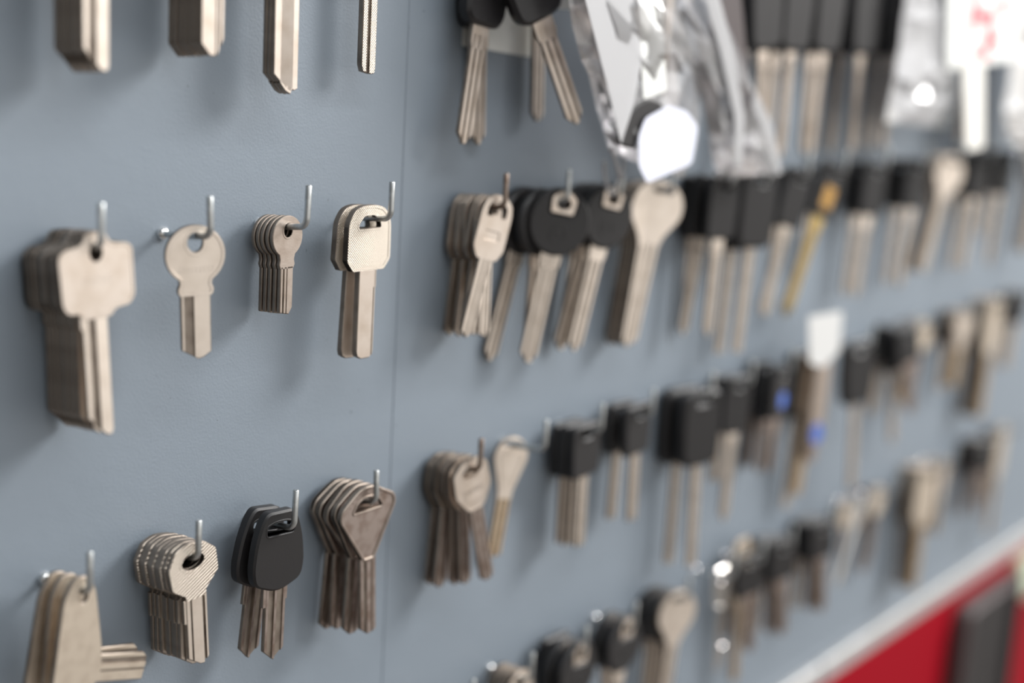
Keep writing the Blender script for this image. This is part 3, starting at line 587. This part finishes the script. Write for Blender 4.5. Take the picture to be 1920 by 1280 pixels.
# top row: heads above the frame, blades hang into it
stack(1, 0, run('square_head_key', 7, -9, -24, 2.4, 0, 0, 0, .3, jx=.2), 'a', dz=3)
stack(1, 1, run('plain_nickel_key', 7, -7, -24, 2.6, 0, 0, 0, .3, jx=.2), 'a')
stack(1, 2, run('wide_blade_key', 3, -12, -16.5, -3.5, 0, 0, 0, .2, jx=.2), 'a')
stack(1, 3, [('thick_blade_key', -10.5, 0, 0, 0, 0, 0)], 'a')
stack(1, 4, [('black_remote_key', -4.6, 1, 0, 0, -3, 0), ('black_remote_key', -13, 0, 0, 0, 9, 0), ('black_remote_key', -22.5, 0, 0, -18, -27, 0)], 'a')
stack(1, 5, [('spoon_head_key', -6, -3, 0, 0, -4, 0)], 'a')
for c, sw in ((8, (-2, -6)), (9, (0, 1)), (10, (-3, 2)), (11, (2, -2)), (12, (0, 1))):
    stack(1, c, [('black_tall_key', -9.5, 0, 0, 0, sw[0], 0), ('black_tall_key', -20.5, 0, 0, 0, sw[1], 0)])
stack(1, 13, run('spoon_head_key', 3, -10, -18, 0, -6, 3, 0))
stack(1, 15, [('black_tall_key', -16, 0, 0, 0, 2, 0)])

# ------------------------------------------------------------------ plastic bags and packets
def bag(name, left, right, y, bulge, m, label, seed, cat='plastic bag', amp=2.6, nu=9, nv=14, loc=(0, 0, ZB)):
    """crumpled bag: two faceted sheets between a left and a right edge line (tables of x,z from top to bottom)"""
    rg = random.Random(seed)
    def ev(tab, t):
        s_ = t*(len(tab)-1); i = min(int(s_), len(tab)-2); f_ = s_-i
        return [tab[i][k]*(1-f_)+tab[i+1][k]*f_ for k in (0, 1)]
    def f(bm):
        rim = {}
        for sgn in (-1, 1):
            g_ = []
            for j in range(nv+1):
                v = j/nv; L = ev(left, v); Q = ev(right, v); row_ = []
                for i in range(nu+1):
                    u = i/nu; side = i in (0, nu) or j in (0, nv)
                    if side and (i, j) in rim: row_.append(rim[(i, j)]); continue
                    uu = u + (0 if side else rg.uniform(-.3, .3)/nu); x = L[0]+(Q[0]-L[0])*uu; z = L[1]+(Q[1]-L[1])*uu + (0 if side else rg.uniform(-1.6, 1.6))
                    edge = math.sin(math.pi*u)**.6 * min(1, (1-v)*7)**.7
                    vtx = bm.verts.new((x*MM, (y + sgn*bulge*edge + rg.uniform(-amp, amp)*(1 if not side else .3))*MM, z*MM)); row_.append(vtx)
                    if side: rim[(i, j)] = vtx
                g_.append(row_)
            for j in range(nv):
                for i in range(nu):
                    a, b, c, d = g_[j][i], g_[j][i+1], g_[j+1][i+1], g_[j+1][i]
                    for t in (((a, b, c), (a, c, d)) if rg.random() < .5 else ((a, b, d), (b, c, d))):
                        if not bm.faces.get(t): bm.faces.new(t)
    o = link(name, mesh(name, M[m], f, 14), None, loc); tag(o, label, cat); return o
def flat(name, m, pts, y, th, label=None, cat=None, r=1, parent=None, b=.1):
    o = link(name, mesh(name, M[m], lambda bm: plate(bm, rnd(pts, r), [], y, y-th, b)), parent, (0, 0, 0) if parent else (0, 0, ZB))
    if label: o['label'] = label
    if cat: o['category'] = cat
    return o
b1 = bag('plastic_bag', [(545, 80), (554, 24), (556, 10), (565, -9), (577, -25), (590, -46), (598, -60)], [(625, 80), (637, 29), (649, 14), (668, -12), (679, -39), (680, -58), (668, -76)],
    -46, 8, 'film', 'crumpled clear plastic bag hanging from the top row beside the two crossed car keys', 33)
flat('folded_flap', 'film_dense', [(560, 80), (558, 12), (580, -26), (596, -55), (603, -40), (609, -14), (598, 12), (590, 80)], -53.6, .4, 'milky folded flap', None, 1, b1)
flat('paper_insert', 'paper', [(594, 80), (602, 14), (613, -34), (633, -30), (622, 16), (616, 80)], -53.4, .4, 'bright white paper strip down the front of the crumpled clear bag', 'paper')
flat('bag_label', 'lilac', [(609, -52), (614, -43), (634, -37), (652, -40), (664, -48), (661, -67), (620, -75), (611, -66)], -54.6, .4, 'pale lilac label at the bottom of the crumpled bag', 'label', 3)
flat('black_fob', 'black', [(p_[0], p_[1]) for p_ in arc(620, -60, 26, 26, 25, 170, 16)] + [(p_[0], p_[1]) for p_ in arc(624, -62, 15, 15, 165, 40, 12)], -51, 2.4, 'dark curved key head inside the bottom of the crumpled bag', 'key fob', .6, None, 1)
for k, (x0, x1) in enumerate(((626, 633), (638, 646))):
    o = link('bagged_blade', mesh('bagged_blade', M['nickel'], lambda bm, x0=x0, x1=x1: blade(bm, grooved(x0, x1, [(x0+2, x0+3.2, .6)]), 80, [(x0, -30), ((x0+x1)/2, -34), (x1, -30)], 2.2, -45)), None, (0, 0, ZB))
    tag(o, ('nickel key blade inside the crumpled bag, just right of the white strip', 'nickel key blade inside the crumpled bag, nearest its right edge')[k], 'key', 'key blades inside the crumpled bag')
b2 = bag('plastic_bag', [(630, 80), (642, 29), (654, 14), (677, -17), (697, -40), (709, -63), (715, -79)], [(668, 80), (685, 32), (699, 16), (732, -14), (755, -37), (768, -59), (783, -79)],
    -38, 6, 'film', 'narrow folded clear bag hanging right of the crumpled bag', 71, nu=6)
flat('folded_edge', 'film_white', [(655, 80), (668, 26), (694, -8), (716, -44), (722, -70), (729, -72), (727, -44), (708, -8), (684, 26), (666, 80)], -45.5, .4, 'milky folded edge', None, 1, b2)
flat('folded_edge', 'film_white', [(736, -30), (760, -50), (776, -78), (770, -78), (752, -56), (734, -38)], -46, .4, 'milky folded edge near the bottom', None, 1, b2)
def s_(bm): plate(bm, rnd([(690, 60), (712, 60), (742, -20), (758, -52), (744, -58), (716, -22)], 4), [], -34, -38, 1)
o = link('grey_fob', mesh('grey_fob', M['grey_plastic'], s_), None, (0, 0, ZB)); tag(o, 'long grey key head inside the narrow folded bag', 'key fob')
def s_(bm): tube(bm, [(598, -47, -58), (604, -46, -64), (610, -44, -70), (616, -42, -74), (618, -42, -68), (617, -40, -60), (621, -38, -56), (626, -36, -60), (628, -34, -72), (624, -31.6, -84), (620, -31.4, -80), (616, -31.6, -72), (612, -34, -66)], 1.1, 10)
o = link('cable_tie', mesh('cable_tie', M['film_white'], s_, 60), None, (0, 0, ZB)); tag(o, 'translucent loop tie hanging from the corner of the crumpled bag', 'tie')
flat('paper_label', 'paper', [(538, 60), (604, 60), (604, -18.5), (538, -13)], -.1, .4, 'pale paper label stuck on the board behind the crossed car keys', 'label', 1)
flat('header_card', 'paper', [(566, 60), (606, 60), (600, 7), (570, 6)], -30, .5, 'white card corner at the left edge of the crumpled bag', 'card')
bag('plastic_packet', [(948, 80), (941, 47), (938, 27), (939, 6), (935, -25), (929, -52)], [(1015, 80), (1020, 52), (1027, 31), (1038, -6), (1047, -36), (1036, -58)], -38, 5, 'film_dense',
    'milky crumpled packet right of the large black-headed car keys', 5, 'packet', nu=7)
pk = flat('blister_card', 'paper', [(975, 80), (1108, 80), (1128, -8), (1000, -17)], -47, .6, 'white blister card with red print near the top right corner', 'packet', 2)
def s_(bm):
    for x0, x1, z0, z1 in ((1030, 1040, 8, 50), (1040, 1064, 18, 25), (1062, 1074, -8, 26), (1040, 1058, -8, -2), (1080, 1100, 26, 34), (1066, 1090, 2, 8)): plate(bm, rnd([(x0, z0), (x1, z0), (x1, z1), (x0, z1)], 2), [], -47.6, -47.9, .05)
link('red_print', mesh('red_print', M['redprint'], s_), pk)
flat('white_strip', 'cream', [(1018, -9), (1056, -9), (1076, -72), (1044, -73)], -50, 1.0, 'bright cream strip hanging below the red-printed card', 'strip', 3)
bag('plastic_packet', [(1118, 80), (1128, 20), (1130, -20), (1128, -46), (1140, -66)], [(1290, 80), (1290, 20), (1290, -30), (1280, -80), (1250, -100)], -44, 5, 'film_dense',
    'white plastic packet cut off by the right edge of the frame, top corner', 12, 'packet')
flat('hang_tag', 'tagpaper', [(862, -176), (912, -178), (914, -206), (890, -214), (870, -208)], -29.5, .6, 'white paper tag above the blue-emblem keys in the third row', 'tag', 3)
